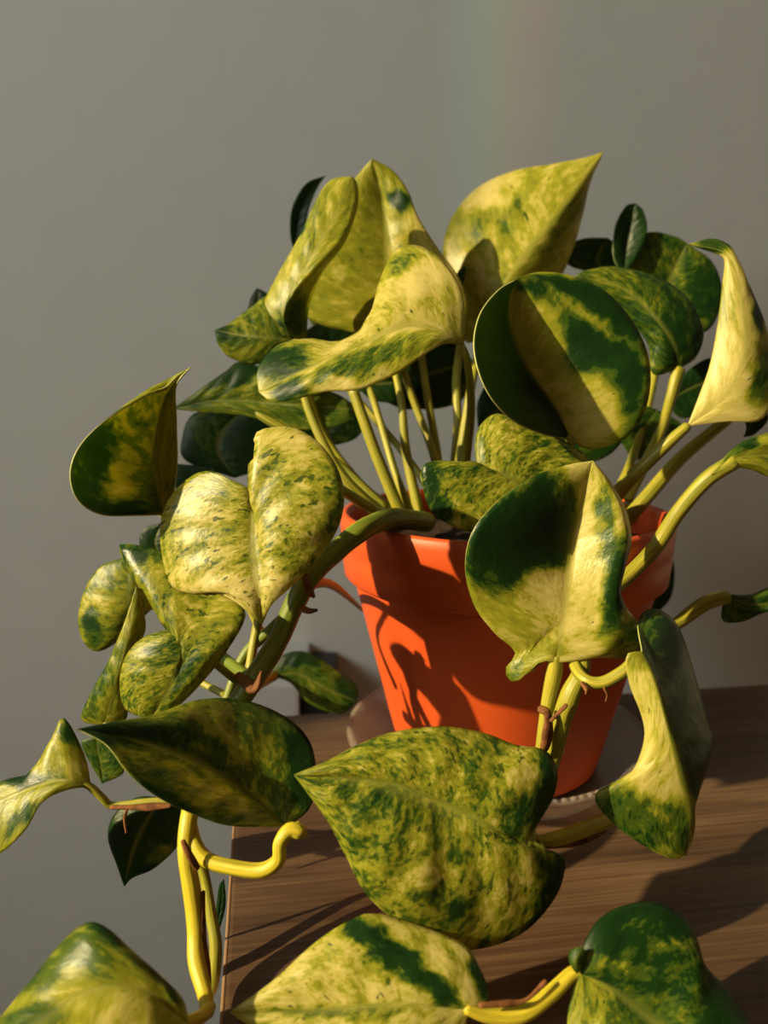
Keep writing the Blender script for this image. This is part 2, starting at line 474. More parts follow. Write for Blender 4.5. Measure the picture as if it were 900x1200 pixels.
def leaf(D, L, M, R, cream=0.55, speckle=0.4, patches=(), bulge=(1.5, 1.5), label=None, thick=0.00042, quilt=0.25,
         L2=None, R2=None, cup=0.0):
    """a heart-shaped blade lofted between its two margins and its midrib.
    Curves run from the petiole joint to the tip as (pixel x, pixel y, extra depth in cm)."""
    leaf_no[0] += 1
    seed = leaf_no[0] * 3.71
    base, tip = M[0], M[-1]

    def prep(c):
        return catmull([(p[0], p[1], (p[2] if len(p) > 2 else 0.0) * 30) for p in c], NT)

    Mc = prep(M)
    def margin(c):
        return prep([base] + list(c) + [tip])
    Lc, Rc = margin(L), margin(R)
    L2c = margin(L2) if L2 else None
    R2c = margin(R2) if R2 else None
    cols, us = [], []
    for side, (mc, c2) in ((-1, (Lc, L2c)), (1, (Rc, R2c))):
        rng = range(NS, 0, -1) if side < 0 else range(1, NS + 1)
        for k in rng:
            s = k / NS
            line = []
            for i in range(NT):
                a, b = Mc[i], mc[i]
                if c2:
                    q = c2[i]
                    # quadratic through midrib, fold line (s=.55) and margin
                    h = 0.6
                    if s < h:
                        t = s / h
                        p = a.lerp(q, t)
                    else:
                        t = (s - h) / (1 - h)
                        p = q.lerp(b, t)
                    # soften the fold a little
                    w_ = max(0.0, 1 - abs(s - h) / 0.22)
                    sm = a * ((s - h) * (s - 1) / (h)) + q * (s * (s - 1) / (h * (h - 1))) + b * (s * (s - h) / (1 - h))
                    p = p.lerp(sm, 0.35 * w_)
                else:
                    p = a.lerp(b, s)
                line.append(p)
            cols.append(line); us.append(side * s)
        if side < 0:
            cols.append(list(Mc)); us.append(0.0)
    nc = len(cols)
    pix = [[cols[j][i] for i in range(NT)] for j in range(nc)]
    W = [[at(p.x, p.y, D + p.z / 3000.0) for p in c] for c in pix]
    # bulge of each half and lateral quilting, along the local normal (towards the viewer's side)
    quilt *= min(1.0, (W[NS][0] - W[NS][-1]).length / 0.06)
    out = [[None] * NT for _ in range(nc)]
    for j in range(nc):
        for i in range(NT):
            i0, i1 = max(0, i - 1), min(NT - 1, i + 1)
            j0, j1 = max(0, j - 1), min(nc - 1, j + 1)
            n = (W[j][i1] - W[j][i0]).cross(W[j1][i] - W[j0][i])
            if n.length < 1e-12:
                n = -FWD
            n.normalize()
            if n.dot(CAM - W[j][i]) < 0:
                n = -n
            u, t = us[j], i / (NT - 1)
            s = abs(u)
            env = math.sin(math.pi * min(1, t * 1.02)) ** 0.6
            bl = bulge[0] if u < 0 else bulge[1]
            dsp = bl * 0.001 * 4 * s * (1 - s) * env
            dsp += quilt * 0.001 * math.sin(2 * math.pi * (t * 8.5 - s * 1.3) + seed) * (s * (1 - s) * 4) * env
            dsp += quilt * 0.0022 * noise.noise(Vector((u * 2.2 + seed, t * 4.0, seed))) * env
            dsp -= cup * 0.001 * max(0, 1 - s * 6) * env
            out[j][i] = W[j][i] + n * dsp
    verts = [out[j][i] - BASE for j in range(nc) for i in range(NT)]
    faces = [(j * NT + i, j * NT + i + 1, (j + 1) * NT + i + 1, (j + 1) * NT + i) for j in range(nc - 1) for i in range(NT - 1)]
    me = mesh_from('leaf', verts, faces, [M_LEAF, M_EDGE])
    cr = me.attributes.new('cream', 'FLOAT', 'POINT')
    sp = me.attributes.new('speckle', 'FLOAT', 'POINT')
    rb = me.attributes.new('rib', 'FLOAT', 'POINT')
    cv, rv = [], []
    for j in range(nc):
        for i in range(NT):
            p, u = pix[j][i], us[j]
            v = cream
            for pt in patches:
                x, y, rx, ry, ang, dv = pt[:6]
                if len(pt) > 6 and ((pt[6] == 'L') != (u < 0)):
                    continue
                ca, sa = math.cos(math.radians(ang)), math.sin(math.radians(ang))
                dx = p.x - x + 9 * noise.noise(Vector((p.x * .06, p.y * .06, seed)))
                dy = p.y - y + 9 * noise.noise(Vector((p.x * .06, p.y * .06, seed + 9)))
                ex, ey = (dx * ca + dy * sa) / rx, (-dx * sa + dy * ca) / ry
                q = ex * ex + ey * ey
                wgt = max(0.0, min(1.0, (1.35 - math.sqrt(q)) / 0.7))
                v += (dv - v) * wgt
            cv.append(v)
            rv.append(1 - abs(u))
    cr.data.foreach_set('value', cv)
    sp.data.foreach_set('value', [speckle] * len(cv))
    rb.data.foreach_set('value', rv)
    ul = me.uv_layers.new(name='vein')
    for poly in me.polygons:
        for li in poly.loop_indices:
            vi = me.loops[li].vertex_index
            j, i = divmod(vi, NT)
            u, t = us[j], i / (NT - 1)
            ul.data[li].uv = (u + seed + (5 if u < 0 else 0), t - abs(u) * 0.25 + seed * 0.7)
    ob = link('leaf', me, plant)
    sm = ob.modifiers.new('thickness', 'SOLIDIFY')
    sm.thickness = thick; sm.offset = 0.0; sm.material_offset_rim = 1
    if label:
        ob['label'] = label
    return ob


def tube(name, pts, mat, parent, sides=12, n=None, flat=1.0, lump=0.0):
    """pts: (pixel x, pixel y, depth m, pixel width)"""
    n = n or max(10, 7 * len(pts))
    W = [(*at(p[0], p[1], p[2]), p[3] / F * p[2] / 2) for p in pts]
    S = catmull(W, n)
    C = [Vector(s[:3]) for s in S]; rad = [s[3] for s in S]
    verts, faces = [], []
    up = None
    for i in range(n):
        t = (C[min(n - 1, i + 1)] - C[max(0, i - 1)]).normalized()
        if up is None:
            up = t.orthogonal().normalized()
        up = (up - t * up.dot(t)).normalized()
        bi = t.cross(up)
        r = max(rad[i], 0.0002)
        if lump:
            r *= 1 + lump * noise.noise(C[i] * 140)
        for k in range(sides):
            a = 2 * math.pi * k / sides
            verts.append(C[i] + up * (r * math.cos(a)) + bi * (r * flat * math.sin(a)) - BASE)
    for i in range(n - 1):
        for k in range(sides):
            k2 = (k + 1) % sides
            faces.append((i * sides + k, i * sides + k2, (i + 1) * sides + k2, (i + 1) * sides + k))
    for e, sgn in ((0, -1), (n - 1, 1)):
        c = len(verts)
        t = (C[1] - C[0]) if e == 0 else (C[-1] - C[-2])
        verts.append(C[e] + t.normalized() * rad[e] * 0.5 * sgn - BASE)
        for k in range(sides):
            k2 = (k + 1) % sides
            faces.append((c, e * sides + k2, e * sides + k) if e == 0 else (c, e * sides + k, e * sides + k2))
    me = mesh_from(name, verts, faces, [mat])
    acc = [0.0]
    for i in range(1, n):
        acc.append(acc[-1] + (C[i] - C[i - 1]).length)
    ul = me.uv_layers.new(name='along')
    off = random.random() * 50
    for poly in me.polygons:
        for li in poly.loop_indices:
            vi = me.loops[li].vertex_index
            i, k = divmod(vi, sides) if vi < n * sides else (0, 0)
            kk = abs(k / sides * 2 - 1)              # mirrored so the streaks meet without a seam
            ul.data[li].uv = (kk + off, acc[min(i, n - 1)] * 60 + off)
    return link(name, me, parent)


# --- upper back: broad shaded leaf with pointed tip at the top centre
lfA = leaf(0.305, [(405, 388, .3), (362, 372, .3), (352, 335, .2), (378, 265, .1), (418, 207, 0)],
     [(455, 392, 0), (456, 330, .3), (452, 250, .4), (436, 186, -.2)],
     [(505, 392, .2), (548, 375, .3), (540, 330, .1), (512, 290, 0), (490, 254, 0), (478, 224, 0), (460, 200, 0)],
     0.60, 0.25, [(468, 238, 14, 10, 30, .1), (420, 300, 40, 60, 0, .62), (515, 300, 25, 60, -20, .72)], (2, 2))
# --- dark narrow leaf behind it
lfD = leaf(0.335, [(340, 275), (342, 245), (358, 216)], [(346, 300), (348, 265, .2), (360, 230, .2), (381, 206)],
     [(356, 280), (362, 245), (372, 220)], 0.15, 0.1, (), (.5, .5))
# --- long lit leaf rolled along its right side
lfB = leaf(0.288, [(320, 396, .2), (306, 368, .2), (324, 325, .1), (352, 276, 0), (372, 232, 0), (388, 211, .1)],
     [(345, 400, 0), (333, 368, -.3), (358, 315, -.5), (390, 258, -.4), (412, 207, 0)],
     [(358, 398, .9), (362, 360, 1.0), (377, 322, .9), (404, 284, .8), (419, 242, .5), (418, 215, .2)],
     0.56, 0.35, [(350, 265, 6, 16, 25, .2), (330, 385, 10, 12, 0, .25), (348, 375, 14, 30, 10, .28, 'R')], (1, .3),
     R2=[(341, 396, -.1), (332, 372, -.4), (342, 345, -.5), (368, 316, -.6), (400, 281, -.5), (415, 245, -.2), (416, 216, 0)])
# --- green leaf below it on the left
lfC = leaf(0.285, [(330, 412, .3), (300, 427, .3), (270, 419, .2), (256, 404, .1)],
     [(345, 398, .3), (310, 395, 0), (280, 392, 0), (252, 387, 0)],
     [(335, 375, .3), (315, 348, .6), (295, 360, .5), (268, 380, .2)],
     0.42, 0.3, [(258, 390, 12, 10, 0, .2)], (1, 1))
leaf(0.31, [(292, 372), (292, 355), (298, 342)], [(318, 385), (305, 365), (302, 338)], [(322, 365), (318, 348)], 0.12, 0.1, (), (.4, .4))
# --- saddle-shaped bright leaf in the middle
lfE = leaf(0.250, [(545, 372, .4), (538, 334, .5), (514, 301, .8), (486, 287, 1.2), (462, 294, 1.6), (451, 318, 1.9), (449, 352, 1.6), (436, 379, .9), (398, 400, .4), (362, 397, .5), (325, 405, .4), (302, 432, .2)],
     [(543, 405, .4), (520, 392, .1), (478, 384, 0), (432, 402, -.2), (372, 428, -.3), (304, 460, 0)],
     [(520, 403, -.2), (494, 418, -.6), (462, 440, -.8), (420, 457, -.8), (382, 459, -.6), (345, 468, -.4), (320, 471, -.2)],
     0.72, 0.5, [(430, 425, 70, 17, -20, .38), (330, 425, 40, 25, 0, .25, 'L'), (340, 458, 25, 12, -10, .2, 'R'), (470, 310, 25, 14, -35, .5, 'L'), (500, 330, 26, 22, -40, .9, 'L'), (515, 365, 22, 16, 30, .66), (400, 452, 40, 6, 0, .85, 'R')], (1.5, 2.0),
     label='bright saddle-shaped cream leaf curling over the middle of the plant')
# --- tall upright leaf right of centre
lfF = leaf(0.325, [(545, 400, .6), (526, 345, .9), (519, 296, 1.2), (529, 256, 1.3), (558, 221, 1.2), (600, 201, .8), (650, 192, .4), (690, 184, .1)],
     [(567, 392, 0), (597, 328, -.3), (640, 272, -.3), (680, 218, -.2), (707, 178, 0)],
     [(605, 385, .5), (645, 345, .8), (668, 300, .9), (682, 255, .7), (691, 212, .4)],
     0.64, 0.35, [(563, 262, 16, 26, 20, .42), (600, 260, 10, 40, 20, .52), (570, 225, 30, 20, -30, .82), (650, 270, 12, 60, 35, .52, 'R')], (2, 1.5),
     label='tall upright pale leaf with a pointed tip above the dark leaf')
# --- big dark cupped leaf
lfG = leaf(0.256, [(640, 510, -1.1), (600, 492, -2.2), (570, 457, -2.9), (556, 411, -2.9), (562, 370, -2.0), (583, 341, -.8)],
     [(668, 514, 0), (652, 477, .3), (621, 431, .6), (603, 390, .5), (598, 352, .2), (606, 327, -.1)],
     [(692, 527, 0), (735, 512, -.1), (757, 478, -.1), (762, 432, -.1), (748, 388, 0), (714, 345, 0), (672, 324, 0), (632, 319, 0)],
     0.62, 0.12, [(580, 420, 200, 200, 0, .12, 'L'), (700, 400, 48, 55, 40, .08, 'R'), (730, 440, 22, 60, -10, .1, 'R'), (680, 345, 70, 18, 12, .1, 'R'), (690, 372, 60, 9, 35, .52, 'R'), (735, 500, 22, 22, 0, .36, 'R'), (640, 400, 18, 50, -25, .6, 'R'), (690, 480, 35, 45, 0, .72, 'R')], (-1.5, 2.5), quilt=.12,  # yellow-green band near the upper right margin paints in the sunlit strip
     label='dark green cupped leaf with a pale centre facing the camera')
# --- leaves at the back right
leaf(0.345, [(668, 312), (664, 292), (682, 280)], [(715, 322), (700, 305), (712, 279)], [(728, 318), (732, 295)], 0.22, 0.4, (), (.6, .6))
lfH2 = leaf(0.335, [(719, 302), (720, 268), (732, 243)], [(731, 322), (735, 285, .3), (744, 238, 0)], [(746, 300), (758, 272), (754, 248)], 0.16, 0.2, (), (.6, .6))
lfH3 = leaf(0.340, [(735, 330), (735, 300), (757, 273), (790, 277)], [(770, 385), (780, 340, .2), (805, 285, 0)],
     [(800, 392), (832, 385), (846, 345), (835, 308)], 0.36, 0.5, [(825, 350, 25, 40, 20, .2)], (1, 1.5))
lfH4 = leaf(0.300, [(765, 438, .2), (758, 400, .3), (720, 360, .3), (688, 335, .2), (672, 326, .1)],
     [(795, 432, .2), (785, 395, -.3), (740, 345, -.2), (682, 318, 0)],
     [(816, 418, .1), (824, 388, .1), (806, 350, .1), (770, 325, .1), (720, 313, 0)],
     0.33, 0.45, [(800, 390, 20, 40, 20, .22), (720, 330, 30, 15, 10, .45)], (1.5, 1.5))
# --- bright twisted leaf at the right edge
lfI = leaf(0.258, [(817, 470, .2), (832, 428, .2), (841, 380, .1), (847, 330, .1), (849, 304, .1), (838, 296, .3), (822, 291, .3)],
     [(806, 499, .2), (846, 468, -.1), (872, 415, -.3), (868, 345, -.2), (852, 299, 0), (808, 286, .3)],
     [(850, 494, 0), (893, 491, .0), (905, 450, .2), (899, 392, .3), (883, 346, .2), (862, 300, .1), (855, 288, .1), (835, 280, .2)],
     0.82, 0.25, [(890, 440, 14, 40, 5, .38, 'R'), (840, 287, 30, 8, 0, .25), (850, 350, 16, 40, 5, .62), (886, 365, 6, 25, -15, .12, 'R')], (1, 1), quilt=.15,
     label='bright cream twisted leaf at the right edge of the plant')
# --- leaf leaving the frame on the right
lfJ = leaf(0.235, [(858, 527, .1), (885, 512, .2), (930, 505, .3), (1000, 530, .3)], [(834, 556, 0), (870, 535, 0), (930, 540, .2), (1040, 590, .4)],
     [(870, 548, 0), (905, 562, .2), (940, 590, .3), (1000, 600, .3)], 0.55, 0.3, [(870, 520, 30, 8, -30, .25)], (1, 1))
lfK = leaf(0.265, [(880, 697, .2), (905, 688, .2), (950, 690, .3)], [(849, 697, 0), (880, 708, 0), (930, 705, .1), (985, 715, .2)],
     [(846, 726, .2), (870, 728, .2), (905, 716, 0), (950, 725, .2)], 0.30, 0.3, (), (1, 1))
# --- cream leaf in front of the pot
lfL = leaf(0.214, [(636, 775, .0), (622, 786, .1), (603, 800, .3), (592, 785, .5), (604, 764, .3), (580, 742, .15), (556, 710, 0), (545, 668, -.4), (552, 626, -.7), (578, 592, -.6), (620, 561, -.3), (662, 546, 0)],
     [(650, 776, 0), (659, 735, .05), (665, 690, .25), (672, 640, .5), (682, 590, .35), (694, 540, 0)],
     [(695, 770, .2), (740, 769, .3), (757, 748, .3), (745, 726, .4), (726, 705, .6), (733, 662, .5), (739, 630, .4), (731, 594, .3), (711, 560, .2)],
     0.76, 0.3, [(600, 640, 62, 70, 10, .10, 'L'), (645, 600, 28, 60, -12, .12, 'L'), (655, 580, 14, 30, 0, .36, 'L'), (640, 690, 40, 25, 0, .85, 'L'), (600, 725, 60, 35, 35, .62, 'L'), (712, 630, 10, 60, -4, .34, 'R'), (722, 690, 14, 60, 10, .2, 'R'), (742, 748, 26, 26, 0, .46, 'R'), (600, 784, 18, 18, 0, .4, 'L'), (640, 765, 30, 14, 0, .6)], (2.0, 1.0), quilt=.15,
     R2=[(680, 771, 0), (706, 762, -.1), (718, 742, -.1), (716, 712, -.1), (724, 670, -.15), (731, 630, -.15), (723, 592, -.1), (706, 560, 0)],
     label='half green, half cream leaf hanging in front of the pot')
# --- speckled heart leaf, left of the pot
lfM = leaf(0.210, [(272, 563, .2), (246, 552, .5), (222, 560, .8), (197, 588, .9), (188, 622, .9), (192, 660, .7), (203, 688, .5), (228, 696, .3), (256, 696, .05), (280, 708, -.15), (298, 724, -.15)],
     [(296, 575, .3), (297, 615, .1), (300, 660, -.1), (304, 695, -.2), (307, 731, 0)],
     [(309, 560, .3), (305, 536, .4), (298, 512, .5), (312, 502, .5), (345, 502, .4), (376, 521, .2), (397, 552, 0), (403, 587, 0), (394, 622, .1), (370, 658, 0), (340, 688, -.1), (318, 708, -.1)],
     0.62, 0.85, [(240, 570, 35, 16, 10, .52, 'L'), (260, 690, 60, 18, 15, .85, 'L'), (320, 690, 25, 30, 0, .8, 'R'), (330, 510, 40, 12, 0, .72, 'R'), (390, 600, 10, 50, 8, .42, 'R')], (2.5, 2.5), quilt=.35, cup=1.0,
     label='speckled yellow-green heart leaf pointing down, left of the pot')
# --- olive cupped leaf at far left
lfN = leaf(0.222, [(160, 604, .1), (120, 603, -.9), (92, 587, -1.5), (82, 558, -1.8), (90, 528, -1.8), (115, 500, -1.4), (155, 473, -.7), (195, 453, 0), (207, 442, 0)],
     [(192, 603, .9), (186, 555, 1.1), (188, 505, 1.1), (198, 460, .7), (223, 431, 0)],
     [(202, 588, .5), (207, 550, .4), (207, 500, .4), (205, 462, .3), (210, 445, 0)],
     0.46, 0.3, [(105, 545, 28, 60, 20, .14, 'L'), (120, 590, 60, 16, 10, .14, 'L'), (150, 555, 12, 30, 20, .6, 'L'), (200, 520, 30, 90, 0, .5, 'R')], (-3.0, .3), quilt=.2,
     label='olive cupped leaf with an upturned tip at the far left')
# --- shaded leaves behind, left
leaf(0.325, [(218, 540), (214, 512), (226, 486), (262, 478)], [(275, 560), (255, 525), (270, 495), (300, 474)], [(300, 550), (318, 520), (315, 490)], 0.2, 0.35, [(240, 500, 30, 20, 0, .3)], (1, 1))
leaf(0.30, [(240, 483), (290, 488), (340, 503), (395, 500)], [(203, 479), (250, 470), (310, 472), (420, 480)], [(222, 465), (262, 437), (285, 424), (340, 445), (395, 462)], 0.40, 0.25, [(275, 437, 30, 14, -15, .1, 'R'), (230, 470, 25, 8, 0, .3)], (.8, .8))
leaf(0.318, [(200, 545), (205, 570), (225, 590)], [(250, 548), (228, 565), (215, 595)], [(260, 570), (245, 590)], 0.2, 0.3, (), (.5, .5))
leaf(0.32, [(420, 455), (440, 470), (475, 468)], [(400, 440), (440, 450), (496, 442)], [(420, 425), (460, 420), (490, 425)], 0.14, 0.2, (), (.6, .6))
leaf(0.335, [(470, 470), (500, 480), (540, 470)], [(440, 455), (500, 455), (552, 440)], [(470, 440), (510, 435), (540, 430)], 0.36, 0.3, (), (.6, .6))
leaf(0.335, [(370, 480), (340, 500), (350, 520)], [(420, 470), (390, 500), (372, 525)], [(430, 490), (415, 515)], 0.25, 0.3, (), (.6, .6))
leaf(0.33, [(532, 350), (536, 320), (546, 312)], [(560, 380), (550, 350), (552, 310)], [(572, 360), (566, 325)], 0.3, 0.2, (), (.6, .6))
leaf(0.33, [(350, 350), (370, 345), (400, 372)], [(390, 420), (400, 395), (410, 372)], [(425, 415), (432, 390)], 0.62, 0.2, (), (.6, .6))
leaf(0.325, [(600, 500), (620, 470), (660, 460)], [(640, 540), (660, 500), (700, 470)], [(700, 540), (730, 510)], 0.2, 0.3, (), (.6, .6))
leaf(0.32, [(800, 440), (830, 420), (850, 430)], [(780, 470), (820, 450), (866, 440)], [(800, 490), (840, 475)], 0.12, 0.3, (), (.6, .6))
leaf(0.325, [(730, 470), (720, 500), (735, 530)], [(770, 480), (755, 505), (745, 540)], [(800, 500), (785, 525)], 0.3, 0.3, (), (.6, .6))
leaf(0.322, [(350, 395), (390, 372), (440, 370)], [(335, 425), (400, 400), (470, 392)], [(360, 440), (420, 432), (460, 415)], 0.10, 0.15, (), (1, 1))
leaf(0.330, [(470, 440), (490, 405), (530, 400)], [(450, 470), (500, 440), (556, 425)], [(480, 480), (530, 468)], 0.12, 0.15, (), (1, 1))
leaf(0.335, [(560, 470), (580, 440), (620, 430)], [(560, 500), (600, 470), (650, 450)], [(590, 500), (640, 490)], 0.15, 0.15, (), (1, 1))
leaf(0.340, [(270, 470), (300, 450), (360, 450)], [(260, 500), (310, 475), (390, 470)], [(290, 510), (350, 500)], 0.15, 0.25, (), (1, 1))
leaf(0.176, [(668, 1126, .1), (669, 1114, .1)], [(676, 1140, 0), (674, 1126, -.1), (682, 1110, 0)], [(682, 1132, .1), (686, 1118, .1)], 0.3, 0.1, (), (.4, .4))
# --- leaf lying over the rim in the middle
lfR = leaf(0.243, [(535, 541, -.1), (497, 544, -.2), (496, 572, -.2), (506, 600, -.2), (530, 616, -.2), (556, 624, -.1), (600, 630, .1)],
     [(560, 546, .2), (590, 556, 0), (630, 575, .1), (672, 605, .3)],
     [(557, 528, .4), (561, 502, .6), (582, 485, .7), (612, 495, .7), (652, 512, .7), (690, 540, .6), (690, 580, .5)],
     0.50, 0.75, [(505, 560, 10, 30, 0, .25, 'L'), (515, 595, 16, 16, 0, .2, 'L'), (590, 512, 26, 20, 30, .6, 'R')], (2.5, 2.0), quilt=.4)
# --- lower left cluster
lfS1 = leaf(0.226, [(196, 738, .1), (166, 749, .1), (148, 769, .1), (141, 798, .1), (147, 830, .1)],
     [(226, 735, .3), (216, 768, -.2), (200, 805, -.2), (176, 843, 0)],
     [(205, 712, .6), (176, 682, .8), (138, 640, .9), (190, 647, .7), (252, 690, .4), (288, 716, .1), (266, 762, 0), (236, 800, 0), (206, 829, 0)],
     0.50, 0.7, [(180, 760, 40, 20, -25, .44, 'L'), (155, 645, 25, 10, 10, .2, 'R'), (215, 790, 10, 25, 25, .3)], (2, 2), quilt=.3,
     label='yellow-green marbled leaf below the speckled heart leaf')
lfS2 = leaf(0.238, [(96, 842, .2), (110, 806, .1), (130, 770, 0), (149, 722, 0)], [(122, 850, .2), (136, 800, -.2), (150, 750, -.2), (160, 688, 0)],
     [(148, 842, .3), (146, 800, .2), (156, 765, .2), (170, 738, .2), (166, 708, .1)],
     0.52, 0.35, [(112, 800, 14, 40, 20, .36, 'L')], (.8, .8))
lfS3 = leaf(0.262, [(120, 762, .1), (102, 757, .1), (92, 732, .1), (98, 695, .1), (118, 664, .1)], [(150, 742, .2), (150, 712, -.2), (154, 682, -.2), (150, 653, 0)],
     [(175, 716, .4), (190, 708, .4), (180, 682, .3), (166, 660, .1)], 0.46, 0.3, [(115, 705, 20, 14, -30, .68, 'L'), (110, 735, 12, 20, 0, .25, 'L'), (175, 690, 10, 20, 0, .66, 'R')], (1.5, 1.0))
leaf(0.275, [(165, 640), (168, 620), (185, 614)], [(190, 655), (182, 635), (190, 612)], [(205, 645), (202, 622)], 0.08, 0.1, (), (.5, .5))
lfT = leaf(0.200, [(364, 945, .5), (370, 902, .9), (361, 866, 1.3), (331, 838, 1.4), (282, 820, 1.1), (230, 821, .4), (180, 838, -.4), (130, 847, -1.2)],
     [(338, 968, .2), (290, 932, .3), (232, 897, -.2), (170, 872, -.9), (91, 855, -1.8)],
     [(310, 969, -.2), (265, 967, -.7), (220, 951, -1.1), (180, 931, -1.5), (150, 906, -1.7), (124, 872, -1.8)],
     0.46, 0.4, [(185, 938, 60, 13, 28, .12, 'R'), (120, 860, 40, 14, 14, .14), (355, 895, 18, 50, -8, .1, 'L'), (170, 862, 60, 12, 14, .2, 'L'), (255, 890, 25, 60, -55, .34, 'L'), (270, 868, 12, 45, -30, .58, 'L'), (290, 850, 40, 20, 20, .42, 'L'), (250, 930, 60, 9, 30, .66, 'R')], (2.0, 1.5), quilt=.2,
     label='olive and dark green leaf pointing left above the yellow stalk')
lfU = leaf(0.222, [(99, 885, .3), (75, 841, .5), (62, 868, .4), (45, 903, .3), (0, 917, .3), (-50, 945, .3)],
     [(106, 921, 0), (72, 916, -.3), (20, 930, -.1), (-30, 955, 0), (-75, 990, .1)],
     [(75, 926, -.3), (48, 942, -.5), (28, 975, -.6), (-5, 1003, -.5), (-45, 1005, -.2)],
     0.56, 0.25, [(80, 855, 7, 20, -25, .2, 'L'), (20, 915, 50, 8, 12, .14, 'L'), (25, 960, 26, 8, -45, .25, 'R'), (90, 905, 14, 16, 0, .72, 'L')], (1.0, 1.0))
leaf(0.262, [(96, 872), (112, 864)], [(120, 918), (118, 895), (112, 862)], [(145, 905), (140, 882)], 0.34, 0.2, (), (.5, .5))
lfW = leaf(0.245, [(160, 935), (134, 955), (127, 982), (138, 1015)], [(190, 935), (170, 965, -.2), (155, 1000, -.2), (146, 1038, 0)],
     [(222, 945), (212, 985), (182, 1016), (155, 1028)], 0.16, 0.15, [(190, 1000, 20, 14, -40, .4, 'R')], (1.5, 1.2))
lfX = leaf(0.165, [(214, 1172, 0), (190, 1146, 0), (152, 1112, .1), (127, 1089, .2), (105, 1081, .3), (80, 1097, .4), (48, 1133, .5), (0, 1194, .6), (-45, 1255, .6)],
     [(220, 1198, 0), (165, 1160, -.4), (100, 1165, -.5), (20, 1220, -.3), (-60, 1290, .3)],
     [(215, 1235, -.2), (170, 1280, -.4), (100, 1310, -.4), (20, 1310, -.2)],
     0.62, 0.12, [(120, 1090, 40, 9, 32, .2, 'L'), (110, 1120, 45, 22, 35, .38, 'L'), (55, 1150, 40, 22, -40, .40), (185, 1150, 40, 8, 38, .2, 'L'), (40, 1195, 50, 14, -10, .3)], (2.5, 2), quilt=.25,
     label='cream and green leaf in the bottom left corner')
# --- the big front leaf
lfY = leaf(0.187, [(636, 956, .4), (650, 928, .7), (652, 900, .7), (638, 879, .8), (604, 873, .8), (570, 860, .9), (520, 852, .8), (462, 858, .6), (420, 873, .4), (382, 893, .1)],
     [(613, 991, .2), (575, 970, -.1), (520, 945, -.1), (450, 918, -.1), (345, 908, 0)],
     [(648, 997, .5), (661, 1008, .7), (652, 1046, .6), (622, 1085, .4), (586, 1106, .2), (540, 1114, -.1), (500, 1101, -.4), (460, 1076, -.5), (428, 1045, -.5), (408, 1008, -.4), (388, 968, -.3), (366, 936, -.1)],
     0.50, 0.85, [(642, 915, 18, 50, 15, .14, 'L'), (612, 900, 12, 35, 15, .72, 'L'), (450, 940, 60, 18, 15, .36, 'R'), (640, 1050, 24, 60, 28, .12, 'R'), (598, 1052, 30, 45, 25, .64, 'R'), (530, 1060, 18, 12, -20, .2, 'R'), (520, 1010, 60, 25, -20, .56, 'R'), (470, 890, 70, 20, 10, .54, 'L'), (600, 960, 14, 26, 0, .3, 'L')], (2.5, 3.0), quilt=.35, cup=1.0,
     label='large marbled heart leaf in front, pointing left')
lfZ = leaf(0.172, [(566, 1178, .1), (573, 1164, .3), (562, 1135, .5), (545, 1108, .7), (500, 1088, .8), (440, 1071, .8), (408, 1080, .7), (368, 1106, .5), (320, 1150, .2)],
     [(549, 1182, 0), (470, 1180, -.2), (370, 1186, -.1), (270, 1186, 0)],
     [(540, 1215, 0), (500, 1245, -.2), (420, 1250, -.3), (340, 1225, -.2), (292, 1200, 0)],
     0.70, 0.55, [(460, 1120, 70, 15, 38, .12, 'L'), (500, 1150, 50, 12, 40, .14, 'L'), (562, 1145, 10, 30, -15, .18, 'L'), (390, 1185, 90, 6, 0, .4)], (2.0, 1.0), quilt=.2,
     label='cream and green leaf at the bottom edge, pointing left')
lfAA = leaf(0.177, [(684, 1108, .2), (702, 1077, .4), (734, 1060, .6), (770, 1058, .7), (802, 1075, .7), (818, 1105, .5), (826, 1132, .4), (852, 1160, .3), (882, 1202, -.1), (905, 1245, -.6)],
     [(680, 1140, 0), (715, 1158, -.1), (770, 1200, -.3), (840, 1250, -.8), (920, 1290, -1.4)],
     [(670, 1165, 0), (666, 1210, -.2), (690, 1260, -.8), (770, 1300, -1.5), (850, 1310, -1.7)],
     0.34, 0.45, [(745, 1085, 75, 38, 0, .1, 'L'), (780, 1108, 45, 9, -5, .48, 'L'), (790, 1150, 60, 20, 15, .28, 'L'), (730, 1130, 60, 10, 15, .42, 'L'), (690, 1190, 25, 60, 0, .52, 'R'), (850, 1190, 30, 40, 0, .14, 'L')], (2.5, 1.0), quilt=.25,
     label='dark leaf with pale streaks in the bottom right corner')
# --- folded leaf hanging at the right of the pot
lfBB = leaf(0.2035, [(734, 768, -.1), (738, 802, 0), (752, 838, 0), (755, 868, 0), (738, 908, 0), (697, 931, -.05), (718, 964, -.1), (758, 993, -.1), (788, 1006, 0)],
     [(752, 764, 0), (768, 800, -.3), (786, 862, -.4), (802, 915, -.3), (811, 965, -.1), (803, 1002, .1)],
     [(748, 726, 1.5), (768, 713, 1.8), (794, 733, 1.8), (812, 785, 1.6), (828, 845, 1.4), (836, 870, 1.2), (828, 900, .9), (812, 930, .4), (812, 975, .2)],
     0.74, 0.3, [(755, 960, 75, 38, 18, .36, 'L'), (755, 770, 20, 15, 0, .56, 'L'), (770, 905, 35, 28, 0, .74, 'L'), (790, 800, 150, 150, 0, .3, 'R'), (820, 900, 20, 30, 0, .1, 'R'), (785, 760, 14, 45, -10, .14, 'R')], (1.0, 1.0), quilt=.15,
     label='folded leaf hanging at the right of the pot, bright cream above and green below')
